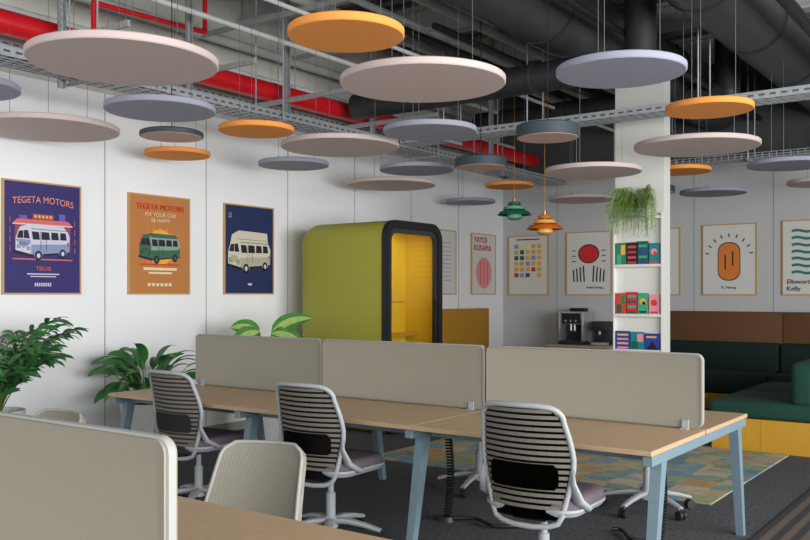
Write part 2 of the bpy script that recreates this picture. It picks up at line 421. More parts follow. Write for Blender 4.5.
def van(b,cx,cz,s,body,low,win,dark,trim,L=3,hi=0.0,flip=1):
    F=lambda l,ly,mi: flat(b,[(cx+flip*x*s,cz+z*s) for x,z in l],ly,mi)
    h=hi
    F([(-.46,.44),(-.27,.47),(.44,.46),(.42 if h else .38,.53+h),(-.26,.55+h),(-.42,.50+h*.8)],L,trim)
    F([(-.23,.02),(.49,.09),(.50,.36),(.45,.465),(-.28,.475),(-.23,.30)],L+1,body)
    F([(-.51,.08),(-.23,.02),(-.23,.30),(-.28,.475),(-.46,.445),(-.51,.30)],L+1,trim)
    F([(-.23,.03),(.49,.10),(.49,.23),(-.23,.20)],L+2,low)
    if not h: F([(-.50,.26),(-.37,.13),(-.24,.22),(-.24,.28),(-.50,.29)],L+2,low)
    else: F([(-.50,.11),(-.24,.06),(-.24,.17),(-.50,.2)],L+2,low)
    F([(-.49,.305),(-.255,.30),(-.29,.445),(-.45,.425)],L+2,win)
    F([(-.376,.305),(-.366,.305),(-.368,.436),(-.376,.435)],L+3,trim)
    for x0,x1 in ((-.20,-.07),(-.04,.12),(.145,.29),(.315,.44)):
        F([(x0,.29+.02*x0),(x1,.29+.02*x1),(x1-.02,.42),(x0-.02 if x0<-.1 else x0,.425)],L+3,win)
    F([(-.53,.055),(-.22,-.01),(-.22,.035),(-.53,.10)],L+3,dark)
    F([(-.22,-.005),(.50,.07),(.50,.095),(-.22,.03)],L+3,dark)
    for x,z in ((-.455,.165),(-.28,.135)): F(circ(x,z,.032,12),L+4,win); F(circ(x,z,.02,10),L+5,trim)
    F(rc(-.41,-.33,.09,.115),L+4,trim)
    for k in range(3): F([(-.44,.205+.016*k),(-.29,.185+.016*k),(-.29,.190+.016*k),(-.44,.210+.016*k)],L+4,dark)
    for x,z,r in ((-.10,.015,.085),(.36,.06,.078)):
        F(circ(x,z+.02,r*.95,18,r*1.1),L+4,low); F(circ(x,z,r*.8,18,r),L+5,dark); F(circ(x,z,r*.4,12,r*.5),L+6,trim)
    F([(.05,.12),(.052,.42),(.058,.42),(.056,.12)],L+4,dark)
    F([(-.06,.11),(-.058,.43),(-.052,.43),(-.054,.11)],L+4,dark)
    F([(-.04,.235),(-.0,.237),(-.0,.243),(-.04,.241)],L+4,dark)
    F([(.455,.2),(.475,.2),(.475,.26),(.455,.26)],L+4,dark)
    F([(-.23,.465),(.45,.455),(.45,.463),(-.23,.475)],L+4,dark)
    if h: F([(-.3,.52),(.40,.51),(.40,.515),(-.3,.527)],L+4,win)
c_navy=M("print_indigo",(48,40,106),.6); c_och=M("print_ochre",(190,124,64),.6); c_blue=M("print_navy",(28,42,88),.6)
c_coral=M("ink_coral",(216,106,98),.6); c_white=M("ink_lavender_white",(210,208,224),.6); c_sky=M("ink_sky",(140,150,190),.6)
c_pur=M("ink_violet",(104,92,176),.6); c_dk=M("ink_dark",(26,28,44),.6); c_cream=M("ink_cream",(238,220,180),.6)
c_yel=M("ink_yellow",(236,178,60),.6); c_grn=M("ink_green",(70,122,98),.6); c_paper=M("print_paper",(222,220,212),.7)
c_pink=M("ink_pink",(236,146,150),.6); c_red=M("ink_red",(212,40,44),.6); c_org=M("ink_orange",(228,128,52),.6); c_blk=M("ink_black",(20,20,22),.6)
c_ykg=M("ink_mustard",(216,176,60),.6); c_teal=M("ink_teal",(40,124,110),.6); c_brick=M("ink_orange_red",(214,40,16),.6)
c_gw=M("ink_warm_white",(216,208,188),.6); c_gw2=M("ink_pale_beige",(184,178,160),.6); c_ro=M("ink_plum_red",(150,66,92),.6)
W,H=.735,.965
def wallL(y): return (XL+.0,y,1.45)
def bars(b,rows,mi,layer=3):
    for x0,x1,z,hh in rows: flat(b,rc(x0,x1,z,z+hh),layer,mi)
# 1
t=poster(wallL(4.30),90,W,H,c_navy,"indigo framed poster of a white van and garage")
b=B(); flat(b,rc(-.26,.26,.36,.60),1,6)
flat(b,[(-.28,.60),(.28,.60),(.24,.64),(-.24,.64)],1,1)
flat(b,rc(-.10,.10,.64,.69),1,6); flat(b,rc(.15,.21,.64,.70),1,0); flat(b,rc(-.22,-.15,.64,.67),1,0)
for i in range(7): flat(b,rc(-.225+.066*i,-.18+.066*i,.47,.565),2,0); flat(b,rc(-.205+.066*i,-.2+.066*i,.47,.565),3,6)
for i in range(5): flat(b,rc(-.085+.036*i,-.062+.036*i,.655,.68),2,5)
flat(b,rc(-.28,.28,.592,.602),2,2)
van(b,0.0,.325,.50,2,3,4,4,2,L=4)
flat(b,rc(-.28,.28,.295,.306),2,1)
for i in range(4): flat(b,rc(-.305,-.30,.36+.08*i,.41+.08*i),2,1); flat(b,rc(.30,.305,.36+.08*i,.41+.08*i),2,1)
bars(b,[(-.15,.15,.17,.01),(-.12,.12,.15,.008)],2)
for i in range(8): flat(b,rc(-.08+.02*i,-.068+.02*i,.07,.1),3,2)
part("printed_artwork",b,[c_pur,c_coral,c_white,c_sky,c_dk,c_yel,c_ro],t,smooth=False)
text("TEGETA MOTORS",.078,0,.785,M("ink_pale_coral",(240,150,124),.6),t,sx=.92,arc=.3); text("TBILISI",.05,0,.205,c_coral,t,layer=6)
# 2
t=poster(wallL(5.54),90,W,H,c_och,"ochre framed poster of a teal green camper van")
b=B()
st=[]
for i in range(36):
    a=2*PI*i/36; r=.25 if i%2 else .2
    st.append((r*math.cos(a),.46+r*.8*math.sin(a)))
flat(b,st,1,6); flat(b,circ(0,.46,.17,24),2,0)
van(b,0,.33,.48,5,1,3,3,1)
bars(b,[(-.24,.24,.285,.012)],4); bars(b,[(-.2,.2,.235,.025),(-.14,.14,.2,.018)],2)
for i in range(6): flat(b,rc(-.15+.05*i,-.115+.05*i,.08,.11),3,2)
part("printed_artwork",b,[c_yel,M("ink_deep_teal",(60,104,84),.6),c_cream,c_dk,c_brick,M("ink_grey_green",(142,170,144),.6),c_org],t,smooth=False)
text("TEGETA MOTORS",.08,0,.82,c_brick,t,sx=.9); text("FIX YOUR CAR",.056,0,.755,c_cream,t); text("BE HAPPY",.052,0,.70,c_cream,t)
# 3
t=poster(wallL(6.735),90,W,H,c_blue,"navy framed poster of a large beige high-roof van")
b=B(); van(b,-.0,.27,.62,0,3,1,2,0,hi=.12)
bars(b,[(-.03,.03,.1,.02)],0)
for i in range(3): flat(b,rc(-.31,-.26,.86-.02*i,.866-.02*i),2,3)
part("printed_artwork",b,[c_gw,c_dk,c_blk,c_gw2],t,smooth=False)
# 4
t=poster(wallL(10.52),90,.72,.93,c_paper,"pale framed poster with fine grey lines")
b=B(); bars(b,[(-.2,.2,.2+.06*i,.008) for i in range(10)],0); part("printed_artwork",b,[c_sky],t,smooth=False)
# 5
t=poster(wallL(11.67),90,.72,.93,c_paper,"cream framed exhibition poster with pink oval")
b=B()
flat(b,circ(0,.33,.23,28,.24),1,0)
for x in (-.1,0,.1): flat(b,rc(x-.012,x+.012,.16,.5),2,1)
part("printed_artwork",b,[c_pink,c_coral],t,smooth=False)
text("YAYOI",.13,-.3,.79,c_red,t,align='LEFT'); text("KUSAMA",.13,-.3,.67,c_red,t,align='LEFT')
def wallB(x,z=1.44): return (x,YB,z)
t=poster(wallB(-6.54),0,.70,.93,c_paper,"white framed poster with small coloured tile grid")
b=B(); cs=[0,1,2,3,4,5]
for r in range(6):
    for c in range(5):
        flat(b,rc(-.24+.1*c,-.17+.1*c,.28+.09*r,.345+.09*r),1,random.choice(cs))
bars(b,[(-.2,.2,.86,.02)],3,1)
part("printed_artwork",b,[c_yel,c_sky,c_red,M("ink_slate",(70,80,96),.6),c_ykg,c_cream],t,smooth=False)
t=poster(wallB(-5.52),0,.73,.95,c_paper,"white framed poster with red rounded form and black strokes")
b=B()
flat(b,circ(0,.62,.17,28,.145),1,1); flat(b,circ(0,.62,.155,28,.13),2,0)
for s in (-1,1):
    for i in range(4):
        x0=s*(.06+.055*i); flat(b,[(x0,.2),(x0+s*.02,.2),(x0+s*.034,.44-.02*i),(x0+s*.014,.44-.02*i)],2,1)
    for i in range(3): flat(b,rc(s*.24-.03+.0,s*.24+.03,.5+.08*i,.514+.08*i),2,1)
part("printed_artwork",b,[c_red,c_blk],t,smooth=False)
text("Keith Haring",.05,.1,.1,c_blk,t)
t=poster(wallB(-4.49),0,.70,.95,c_paper,"pale framed exhibition poster with large letters")
b=B(); flat(b,rc(-.2,.16,.4,.8),1,0); part("printed_artwork",b,[c_ykg],t,smooth=False)
text("KELLY",.17,0,.2,c_ykg,t)
t=poster(wallB(-3.47),0,.72,.97,c_paper,"white framed poster with orange form and black dashes")
b=B()
P=[(p[0],p[1]+.46) for p in rrect(.28,.5,.12,5)]; flat(b,[((x)*1.07,.46+(z-.46)*1.05) for x,z in P],1,1); flat(b,P,2,0)
P=[(p[0]+.05,p[1]+.5) for p in rrect(.018,.2,.008,3)]; flat(b,P,3,1); flat(b,[(x-.1,z-.05) for x,z in P],3,1)
for i in range(9):
    a=math.radians(10+20*i); c,s=math.cos(a),math.sin(a); r0,r1=.27,.32
    flat(b,[(r0*c-.008*s,.52+r0*s+.008*c),(r1*c-.008*s,.52+r1*s+.008*c),(r1*c+.008*s,.52+r1*s-.008*c),(r0*c+.008*s,.52+r0*s-.008*c)],1,1)
part("printed_artwork",b,[c_org,c_blk],t,smooth=False)
text("K. Haring",.05,.0,.09,c_blk,t)
t=poster(wallB(-2.43),0,.72,.98,c_paper,"white framed poster with green stripes and lettering")
b=B()
for i in range(7):
    p=[(-.24+.48*j/12,.28+.09*i+.012*math.sin(j*1.0)) for j in range(13)]
    flat(b,p+[(x,z+.035) for x,z in reversed(p)],1,0)
part("printed_artwork",b,[c_teal],t,smooth=False)
text("Ellsworth",.085,-.3,.15,c_blk,t,align='LEFT'); text("Kelly",.085,-.3,.06,c_blk,t,align='LEFT')

# ---------------------------------------------------------------- phone booth
t=thing("phone_booth","olive green acoustic phone booth with black framed glass door","phone booth",(-6.0,7.67,0))
x0,x1=-.69,.56; bw,bh=1.05,2.22
def yz(w,h,r,x,zc=1.11,n=8): return [(x,p[0],p[1]+zc) for p in rrect(w,h,r,n)]
b=B()
loft(b,[yz(bw-.46,bh-.46,.1,x0),yz(bw-.24,bh-.24,.14,x0+.02),yz(bw-.12,bh-.12,.16,x0+.055),yz(bw-.04,bh-.04,.18,x0+.12),yz(bw,bh,.18,x0+.21),yz(bw,bh,.18,x1-.045),yz(bw-.1,bh-.1,.14,x1-.045),yz(bw-.1,bh-.1,.14,x0+.2)],c0=True,c1=False)
part("shell",b,olive_m,t,angle=50)
b=B(); loft(b,[yz(bw-.11,bh-.11,.13,x1-.07),yz(bw-.11,bh-.11,.13,x0+.78)],c0=False,c1=True); part("felt_lining",b,yel_m,t)
b=B(); loft(b,[yz(bw+.01,bh+.01,.19,x1-.045),yz(bw+.01,bh+.01,.19,x1),yz(bw-.15,bh-.15,.12,x1),yz(bw-.15,bh-.15,.12,x1-.07),yz(bw+.01,bh+.01,.19,x1-.045)],c0=False,c1=False); part("front_frame",b,black_m,t)
b=B(); loft(b,[yz(bw-.16,bh-.16,.11,x1-.05),yz(bw-.16,bh-.16,.11,x1-.015),yz(bw-.26,bh-.26,.08,x1-.015),yz(bw-.26,bh-.26,.08,x1-.05),yz(bw-.16,bh-.16,.11,x1-.05)],c0=False,c1=False); dr=part("door",b,M("door_frame_charcoal",(48,48,50),.4),t)
b=B(); loft(b,[yz(bw-.27,bh-.27,.07,x1-.04),yz(bw-.27,bh-.27,.07,x1-.03)]); part("door_glass",b,glass_m,dr)
b=B(); box(b,x1-.015,x1+.035,.345,.375,.8,1.4,.004); part("door_handle",b,black_m,dr)
b=B(); box(b,.095,.26,-.45,.45,.98,1.02,.008); part("shelf_desk",b,ochre_m,t)
sb=M("seam_brown",(130,96,18),.9)
for bx in ((.085,.092,-.45,.45,1.36,1.37),(.085,.092,.09,.098,1.03,2.1)):
    b=B(); box(b,*bx); part("lining_seam",b,sb,t,smooth=False)
b=B(); box(b,.12,.38,-.3,.3,.06,.5,.03); part("stool",b,dark_p,t)
ld=bpy.data.lights.new("booth_light",'AREA'); ld.energy=1.7; ld.size=.25; ld.color=(1,.99,.94)
lo=bpy.data.objects.new("booth_ceiling_lamp",ld); lo.location=(.33,0,2.1); lo.rotation_euler=(0,.2,0); lo.parent=t; COL.objects.link(lo)

# ---------------------------------------------------------------- desks
MW=1.36
def desk(xr,yc,leftlegs,label,grp):
    t=thing("bench_desk",label,"desk",(xr-MW/2,yc,0),group=grp)
    for s in (-1,1):
        b=B(); y0,y1=(s*.015,s*.8)
        box(b,-MW/2+.002,MW/2-.002,min(y0,y1),max(y0,y1),.705,.73,.003,1); part("tabletop",b,wood_m,t,smooth=False)
    for yy in (-.62,.62):
        b=B(); box(b,-MW/2+.03,MW/2-.03,yy-.02,yy+.02,.655,.70)
        part("rail",b,steel_b,t,smooth=False)
    ends=[MW/2-.03]+([-MW/2+.03] if leftlegs else [])
    for e in ends:
        b=B(); box(b,e-.025,e+.025,-.78,.78,.655,.704,.003,1); part("crossbar",b,steel_b,t,smooth=False)
        for s in (-1,1):
            b=B()
            tp=[(e-.028,s*.60),(e+.028,s*.60),(e+.028,s*.67),(e-.028,s*.67)]
            bt=[(e-.022,s*.74),(e+.022,s*.74),(e+.022,s*.785),(e-.022,s*.785)]
            loft(b,[[(p[0],p[1],.0) for p in bt],[(p[0],p[1],.66) for p in tp]]); part("leg",b,steel_b,t,smooth=False)
    b=B(); box(b,-.5,.5,-.09,.09,.60,.655,.01); part("cable_basket",b,dark_p,t,smooth=False)
    return t
def divider(xc,yc,w,label):
    t=thing("desk_divider",label,"desk divider",(xc,yc,.735),group="fabric desk dividers")
    h=.40;zc=h/2+.0
    b=B(); P=lambda ww,hh,r,y:[(p[0],y,p[1]+zc) for p in rrect(ww,hh,r,6)]
    loft(b,[P(w-.02,h-.02,.03,-.016),P(w-.012,h-.012,.034,-.0185),P(w-.012,h-.012,.034,.0185),P(w-.02,h-.02,.03,.016)])
    part("fabric_panel",b,fabric_m,t)
    b=B(); loft(b,[P(w-.014,h-.014,.034,-.012),P(w,h,.04,-.010),P(w,h,.04,.010),P(w-.014,h-.014,.034,.012)],c0=False,c1=False); part("edge_trim",b,fab_edge,t)
    for s in (-1,1):
        b=B(); x=s*(w/2-.09)
        box(b,x-.02,x+.02,-.03,-.019,-.004,.045,.003); box(b,x-.02,x+.02,.019,.03,-.004,.045,.003); box(b,x-.02,x+.02,-.06,.06,-.004,.001)
        part("clamp",b,grey_p,t,smooth=False)
YC=4.72
for i in range(3):
    desk(-1.45-MW*i,YC,i==2,"light oak double bench desk on pale blue steel legs","main desk row")
    divider(-1.46-1.345*(i+.5),YC,1.335,"beige fabric desk divider with rounded corners")
for i in range(2):
    desk(-1.5-MW*i,1.27,i==1,"light oak bench desk behind a fabric divider","near desk row")
    divider(-1.55-MW*(i+.5),1.27,MW-.015,"beige fabric desk divider on the near desk")

def spine(x,y,ext):
    t=thing("cable_spine","black coiled cable spine hanging below desk","cable",(x,y,0),group="cable spines")
    b=B(); pts=[]
    for k in range(260):
        z=.03+.57*k/259; a=k*.75; sx=.03*math.sin(z*5)
        pts.append((sx+.022*math.cos(a),.022*math.sin(a),z))
    tube(b,pts,.006,n=5,up=Vector((0,.1,1)))
    part("coil",b,black_m,t)
    b=B(); cyl(b,(0,0,.0),(0,0,.03),.06,.05,n=20); part("weighted_foot",b,black_m,t)
    b=B(); pts=[(0.05+ext[0]*k/10,ext[1]*k/10+.06*math.sin(k*.9),.022) for k in range(11)]
    tube(b,pts,.012,n=8); part("floor_cable",b,black_m,t)
spine(-3.1,4.72,(.6,.1)); spine(-1.78,4.9,(-.4,.15))

# ---------------------------------------------------------------- office chairs
def make_chair(label,loc,rot,grp):
    t=thing("office_chair",label,"chair",loc,rot,group=grp)
    b=B(); cyl(b,(0,0,.075),(0,0,.14),.045,.038,n=20)
    for k in range(5):
        a=2*PI*k/5+.3
        pts=[(r*math.cos(a),r*math.sin(a),z) for r,z in ((.02,.115),(.12,.115),(.22,.098),(.31,.075))]
        tube(b,pts,[.03,.028,.024,.019],n=8,flat=.7)
    part("star_base",b,grey_p,t)
    for k in range(5):
        a=2*PI*k/5+.3; c=Vector((.305*math.cos(a),.305*math.sin(a),.03)); d=Vector((-math.sin(a),math.cos(a),0))
        b=B(); cyl(b,c-d*.026,c-d*.006,.03,n=16); cyl(b,c+d*.006,c+d*.026,.03,n=16); cyl(b,c-d*.006,c+d*.006,.014,n=8); cyl(b,c,c+Vector((0,0,.045)),.01,n=8)
        part("caster",b,dark_p,t)
    b=B(); cyl(b,(0,0,.13),(0,0,.28),.028,n=16); cyl(b,(0,0,.28),(0,0,.39),.018,n=12); part("gas_lift",b,grey_p,t)
    b=B(); box(b,-.09,.09,-.17,.10,.375,.415,.012); part("tilt_mechanism",b,dark_p,t)
    def sp(w,h,r,z,yc=.03): return [(p[0],p[1]+yc,z) for p in rrect(w,h,r,8)]
    b=B(); loft(b,[sp(.34,.34,.08,.402),sp(.46,.45,.1,.415),sp(.495,.48,.11,.438),sp(.495,.48,.11,.450)]); part("seat_pan",b,grey_p,t)
    b=B(); loft(b,[sp(.475,.46,.11,.449),sp(.485,.47,.11,.462),sp(.48,.465,.11,.482),sp(.455,.44,.1,.496),sp(.38,.36,.08,.50)]); part("seat_cushion",b,seat_m,t,angle=60)
    def hw(z):
        u=(z-.42)/.5
        return .178+.065*math.sin(min(1,max(0,u)*1.2)*PI*.55) - .045*max(0,u-.5)/.5
    def yb(x,z):
        u=(z-.45)/.5
        return -.225+.02*math.sin(u*PI)-.085*u+.06*(x/.22)**2
    zs=[.42+.44*i/10 for i in range(11)]
    right=[(hw(z),z) for z in zs]
    wt=hw(.86); arc=[]
    for i in range(1,8):
        a=i/8*PI/2; arc.append((wt-.075+.075*math.cos(a),.87+.065*math.sin(a)))
    top=[(x,.936+.004*(1-(x/.16)**2)) for x in (.1,.05,0,-.05,-.1)]
    botr=[(.16,.385),(.12,.37),(.05,.362),(-.05,.362),(-.12,.37),(-.16,.385)]
    half=right+arc
    loop=half+top+[(-x,z) for x,z in reversed(half)]+list(reversed(botr))
    b=B(); tube(b,[(x,yb(x,z),z) for x,z in loop],.0135,n=10,closed=True,flat=1.0,up=Vector((0,1,0)))
    for s in (-1,1):
        tube(b,[(s*hw(.70),yb(hw(.70),.70)+.004,.70),(s*.232,-.185,.58),(s*.246,-.15,.495),(s*.245,-.06,.445),(s*.22,.02,.432),(s*.18,.06,.42)],[.010,.020,.030,.030,.022,.016],n=10,flat=.6)
    part("backrest_frame",b,grey_p,t,angle=60)
    b=B(); lo=[]
    for z in [.40+.53*i/14 for i in range(15)]:
        w=hw(min(max(z,.42),.86))-.004 - (.0 if z<.87 else (z-.87)*.9)
        lo.append([(w*(-1+2*j/10),yb(w*(-1+2*j/10),z),z) for j in range(11)])
    loft(b,lo,False,False,closed=False)
    bmesh.ops.solidify(b,geom=b.faces[:],thickness=.005)
    part("backrest_mesh",b,mesh_m,t)
    b=B()
    for i in range(17):
        z=.45+.0285*i
        if z>.91: break
        w=hw(min(z,.86))-.010 - (.0 if z<.87 else (z-.87)*.9)
        P=[(w*(-1+2*j/10),yb(w*(-1+2*j/10),z)) for j in range(11)]
        loft(b,[[(x,y-.008,z) for x,y in P],[(x,y-.008,z+.016) for x,y in P],[(x,y+.008,z+.016) for x,y in P],[(x,y+.008,z) for x,y in P],[(x,y-.008,z) for x,y in P]],False,False,closed=False)
    part("backrest_ribs",b,rib_m,t,smooth=False)
    b=B(); lo=[]
    for i,z in enumerate([.545+.12*i/8 for i in range(9)]):
        w=.175-(.02 if i in (0,8) else (.006 if i in (1,7) else 0))
        lo.append([(w*(-1+2*j/8),yb(w*(-1+2*j/8),z)-.020,z) for j in range(9)])
    loft(b,lo,False,False,closed=False); bmesh.ops.solidify(b,geom=b.faces[:],thickness=.010)
    part("lumbar_pad",b,lumb_m,t)
    return t
lab="grey framed office chair with striped slatted back at the desk"
c0=make_chair(lab,(-1.99,3.90,0),2,"office chairs")
dup(c0,(-3.42,3.96,0),2); dup(c0,(-4.68,4.04,0),0)
lab2="grey framed office chair tucked behind the desk divider"
dup(c0,(-2.16,5.75,0),172,lab2); dup(c0,(-3.40,5.62,0),190,lab2); dup(c0,(-4.85,5.5,0),168,lab2)

def vchair(loc,rot,label):
    t=thing("upholstered_chair",label,"chair",loc,rot,group="beige upholstered chairs")
    NX,NZ=12,10
    def hwv(u): 
        w=.235-.05*u
        if u>.88: w-=.045*(1-math.sqrt(max(0,1-((u-.88)/.12)**2)))
        if u<.1: w-=.04*(1-math.sqrt(max(0,1-((.1-u)/.1)**2)))
        return w
    def yv(x,u): return -.19-.15*u-.04*u*u+1.3*x*x
    b=B(); fr=[]
    for i in range(NZ*2+1):
        u=i/(NZ*2); z=.33+.485*u; w=hwv(u)
        fr.append([(w*(-1+2*j/NX),yv(w*(-1+2*j/NX),u),z) for j in range(NX+1)])
    loft(b,fr,False,False,closed=False)
    bmesh.ops.recalc_face_normals(b,faces=b.faces[:])
    bmesh.ops.solidify(b,geom=b.faces[:],thickness=.03)
    part("backrest",b,vback_m,t,angle=60)
    b=B(); L=[fr[i][-1] for i in range(len(fr))]; R=[fr[i][0] for i in range(len(fr))]
    tube(b,R+fr[-1][1:-1]+list(reversed(L)),.008,n=8,up=Vector((0,1,0.01))); part("rim_piping",b,fab_edge,t,angle=60)
    b=B()
    def sp(w,h,r,z): return [(p[0],p[1]+.03,z) for p in rrect(w,h,r,6)]
    loft(b,[sp(.40,.40,.08,.38),sp(.43,.43,.09,.40),sp(.43,.43,.09,.43),sp(.40,.40,.08,.445)]); part("seat",b,fabric_m,t)
    b=B(); cyl(b,(0,0,.1),(0,0,.38),.025,n=14)
    for k in range(4):
        a=PI/2*k+PI/4; tube(b,[(0,0,.11),(.16*math.cos(a),.16*math.sin(a),.09),(.3*math.cos(a),.3*math.sin(a),.015)],[.022,.02,.015],n=8)
    tube(b,[(0,-.1,.37),(0,-.2,.365),(0,-.23,.40),(0,-.25,.46)],.018,n=8)
    part("pedestal_base",b,grey_p,t)
vchair((-2.58,2.35,0),198,"grey-beige ribbed tapered back chair at near desk")
vchair((-4.28,2.42,0),185,"grey-beige curved back chair partly hidden behind divider")

# ---------------------------------------------------------------- plants
def leaf(b,base,az,el,L,W,droop,n=7,fold=.25,mi=0,centre=None,face=None):
    p=Vector(base); rows=[]; s0=Vector((-math.sin(az),math.cos(az),0)); cen=[]
    for i in range(n+1):
        u=i/n; e=el-droop*u
        d=Vector((math.cos(az)*math.cos(e),math.sin(az)*math.cos(e),math.sin(e)))
        s=s0
        if face is not None:
            s=d.cross(face)*-1
            if s.length<.05: s=s0
            s=s.normalized()
        nrm=s.cross(d)*-1
        w=W*.5*(math.sin(PI*min(1,u**.8*.96+.02))**.8)
        if i==n: w=.001
        rows.append([p+s*w+nrm*w*fold,p.copy(),p-s*w+nrm*w*fold])
        if centre is not None:
            q=nrm*.003
            cen.append([p+s*w*.42+nrm*w*.42*fold+q,p+q,p-s*w*.42+nrm*w*.42*fold+q])
        p=p+d*(L/n)
    loft(b,rows,False,False,closed=False,mi=mi)
    if centre is not None: loft(b,cen,False,False,closed=False,mi=centre)
    return p
def clampwall(o,lx):
    for v in o.data.vertices:
        if v.co.x+lx<XL+.03: v.co.x=XL+.03-lx+random.uniform(0,.01)
def planter(t,r,h,mat,taper=.85):
    n=32
    def lp(rr,zz): return [(rr*math.cos(2*PI*i/n),rr*math.sin(2*PI*i/n),zz) for i in range(n)]
    b=B(); loft(b,[lp(r*taper,0),lp(r,h-.02),lp(r,h),lp(r-.015,h),lp(r-.02,h-.05)],c1=False); part("pot",b,mat,t)
    b=B(); loft(b,[lp(r-.02,h-.07),lp(r-.02,h-.04)]); part("soil",b,soil_m,t)
FD=Vector((.55,-.45,.7)).normalized()
t=thing("potted_plant","tall bushy deep green plant with fine arching leaves","plant",(-6.38,3.53,0))
planter(t,.22,.58,pot_w)
b=B();bs=B()
for i in range(44):
    az=2*PI*i/44*2.4; el=random.uniform(1.15,1.55); L=random.uniform(.38,.92)
    p=Vector((0.04*math.cos(az),.04*math.sin(az),.54)); pts=[p.copy()]
    e=el
    for k in range(12):
        e-=.045+.007*k
        p=p+Vector((math.cos(az)*math.cos(e),math.sin(az)*math.cos(e),math.sin(e)))*L/12
        pts.append(p.copy())
        if k>=3:
            for s in (-1,1):
                leaf(b,p,az+s*random.uniform(.5,1.0),e+random.uniform(-.5,.2),random.uniform(.12,.18),.038,.9,n=5,face=FD if random.random()<.5 else None)
    leaf(b,p,az,e,.14,.045,.9,n=5)
    tube(bs,pts,.005,n=5)
o=part("stems",bs,stem_m,t); clampwall(o,-6.38); o=part("foliage",b,leaf1,t,angle=80); clampwall(o,-6.38)
t=thing("potted_plant","broad leaved green peace lily in white planter","plant",(-6.42,4.98,0))
planter(t,.25,.5,pot_w)
b=B();bs=B()
for i in range(60):
    az=random.uniform(0,2*PI); el=random.uniform(.3,1.4); st=random.uniform(.15,.42)
    p0=Vector((.07*math.cos(az),.07*math.sin(az),.46)); e1=min(1.5,el+.3)
    p1=p0+Vector((math.cos(az)*math.cos(e1),math.sin(az)*math.cos(e1),math.sin(e1)))*st
    tube(bs,[p0,(p0+p1)/2+Vector((0,0,.02)),p1],.004,n=5)
    leaf(b,p1,az,el,random.uniform(.22,.34),random.uniform(.07,.1),1.5,n=8,face=FD if random.random()<.5 else None)
o=part("stems",bs,stem_m,t); clampwall(o,-6.42); o=part("foliage",b,leaf2,t,angle=80); clampwall(o,-6.42)
t=thing("potted_plant","dieffenbachia with broad pale centred leaves in planter","plant",(-6.25,6.25,0))
planter(t,.2,.55,pot_w)
b=B();bs=B()
F3=Vector((.7,-.55,.45)).normalized()
for i,(az,el,z,L) in enumerate(((.75,.75,1.06,.44),(.5,.05,1.06,.34),(3.9,.6,1.06,.30),(4.2,-.1,1.08,.32),(5.9,.1,.95,.3),(1.5,-.1,.95,.3),(3.0,.2,.95,.28))):
    p0=Vector((0,0,.5)); p1=Vector((.06*math.cos(az),.06*math.sin(az),z))
    tube(bs,[p0,(p0+p1)/2,p1],[.012,.01,.006],n=6); leaf(b,p1,az,el,L,.18,.9,n=8,fold=.15,centre=1,face=F3)
part("stems",bs,stem_m,t); part("foliage",b,[leaf3,leaf3c],t,angle=80)

# ---------------------------------------------------------------- book column
t=thing("display_column","tall pale white pillar with thin book ledges","shelf",(-3.25,8.35,0))
b=B(); box(b,-.25,.25,.075,.25,0,3.62); box(b,-.25,-.24,.02,.075,.3,2.25); box(b,.24,.25,.02,.075,.3,2.25); part("column_body",b,white_m,t,smooth=False)
SH=[.55,.89,1.24,1.73,2.2]
for z in SH:
    b=B(); box(b,-.24,.24,.005,.075,z-.008,z); box(b,-.24,.24,.0,.005,z-.008,z+.018); part("shelf_ledge",b,white_m,t,smooth=False)
R2=random.Random(11)
pal=[(34,130,84),(20,24,30),(22,130,140),(216,64,36),(224,64,90),(240,146,164),(236,228,210),(36,66,160),(244,180,64),(60,170,128),(210,40,60),(24,90,80)]
rows=((1.73,.25,(0,1,11,2)),(1.24,.235,(3,10,9,5)),(.89,.2,(7,2,7)))
for z,hs,cs in rows:
    n=len(cs); w=.452/n-.006; x=-.232
    for i,ci in enumerate(cs):
        hh=hs*R2.uniform(.88,1.0)
        t=thing("book","slim paperback with colourful cover standing on ledge","book",(-3.25+x+w/2+.003,8.40,z+.001),group="display books on the column")
        c=M("cover_%d"%ci,pal[ci],.5)
        b=B(); box(b,-w/2,w/2,-.010,-.007,0,hh); box(b,-w/2,w/2,.007,.010,0,hh); box(b,-w/2,-w/2+.003,-.010,.010,0,hh); part("cover",b,c,t,smooth=False)
        b=B(); box(b,-w/2+.003,w/2-.003,-.007,.007,.003,hh-.003); part("pages",b,page_m,t,smooth=False)
        c2=R2.sample([k for k in range(12) if k!=ci],2); kind=R2.randint(0,3)
        b=B(); Q=lambda pts,l,mi: loft(b,[[(p[0],-.0102-.0005*l,p[1]) for p in pts],[(p[0],-.0106-.0005*l,p[1]) for p in pts]],mi=mi)
        if kind==0:
            Q(circ(0,hh*.62,w*.3,16),0,0); Q(circ(.01,hh*.55,w*.16,14),1,1); Q(rc(-w*.35,w*.35,hh*.12,hh*.2),0,1)
        elif kind==1:
            for k in range(4): Q(rc(-w*.4,w*.4,hh*(.1+.22*k),hh*(.2+.22*k)),0,k%2)
        elif kind==2:
            Q([(-w*.4,hh*.1),(w*.4,hh*.1),(w*.0,hh*.6)],0,0); Q(rc(-w*.4,w*.3,hh*.75,hh*.85),0,1)
        else:
            Q(rc(-w*.4,0.005,hh*.1,hh*.5),0,0); Q(rc(0,w*.4,hh*.49,hh*.9),1,1)
        part("cover_print",b,[M("cover_%d"%c2[0],pal[c2[0]],.5),M("cover_%d"%c2[1],pal[c2[1]],.5)],t,smooth=False)
        x+=w+.006
t=thing("trailing_plant","light green fern trailing over top shelf","plant",(-3.26,8.38,2.2))
b=B(); box(b,-.12,.12,-.03,.035,.001,.10,.01); part("pot",b,pot_w,t)
b=B()
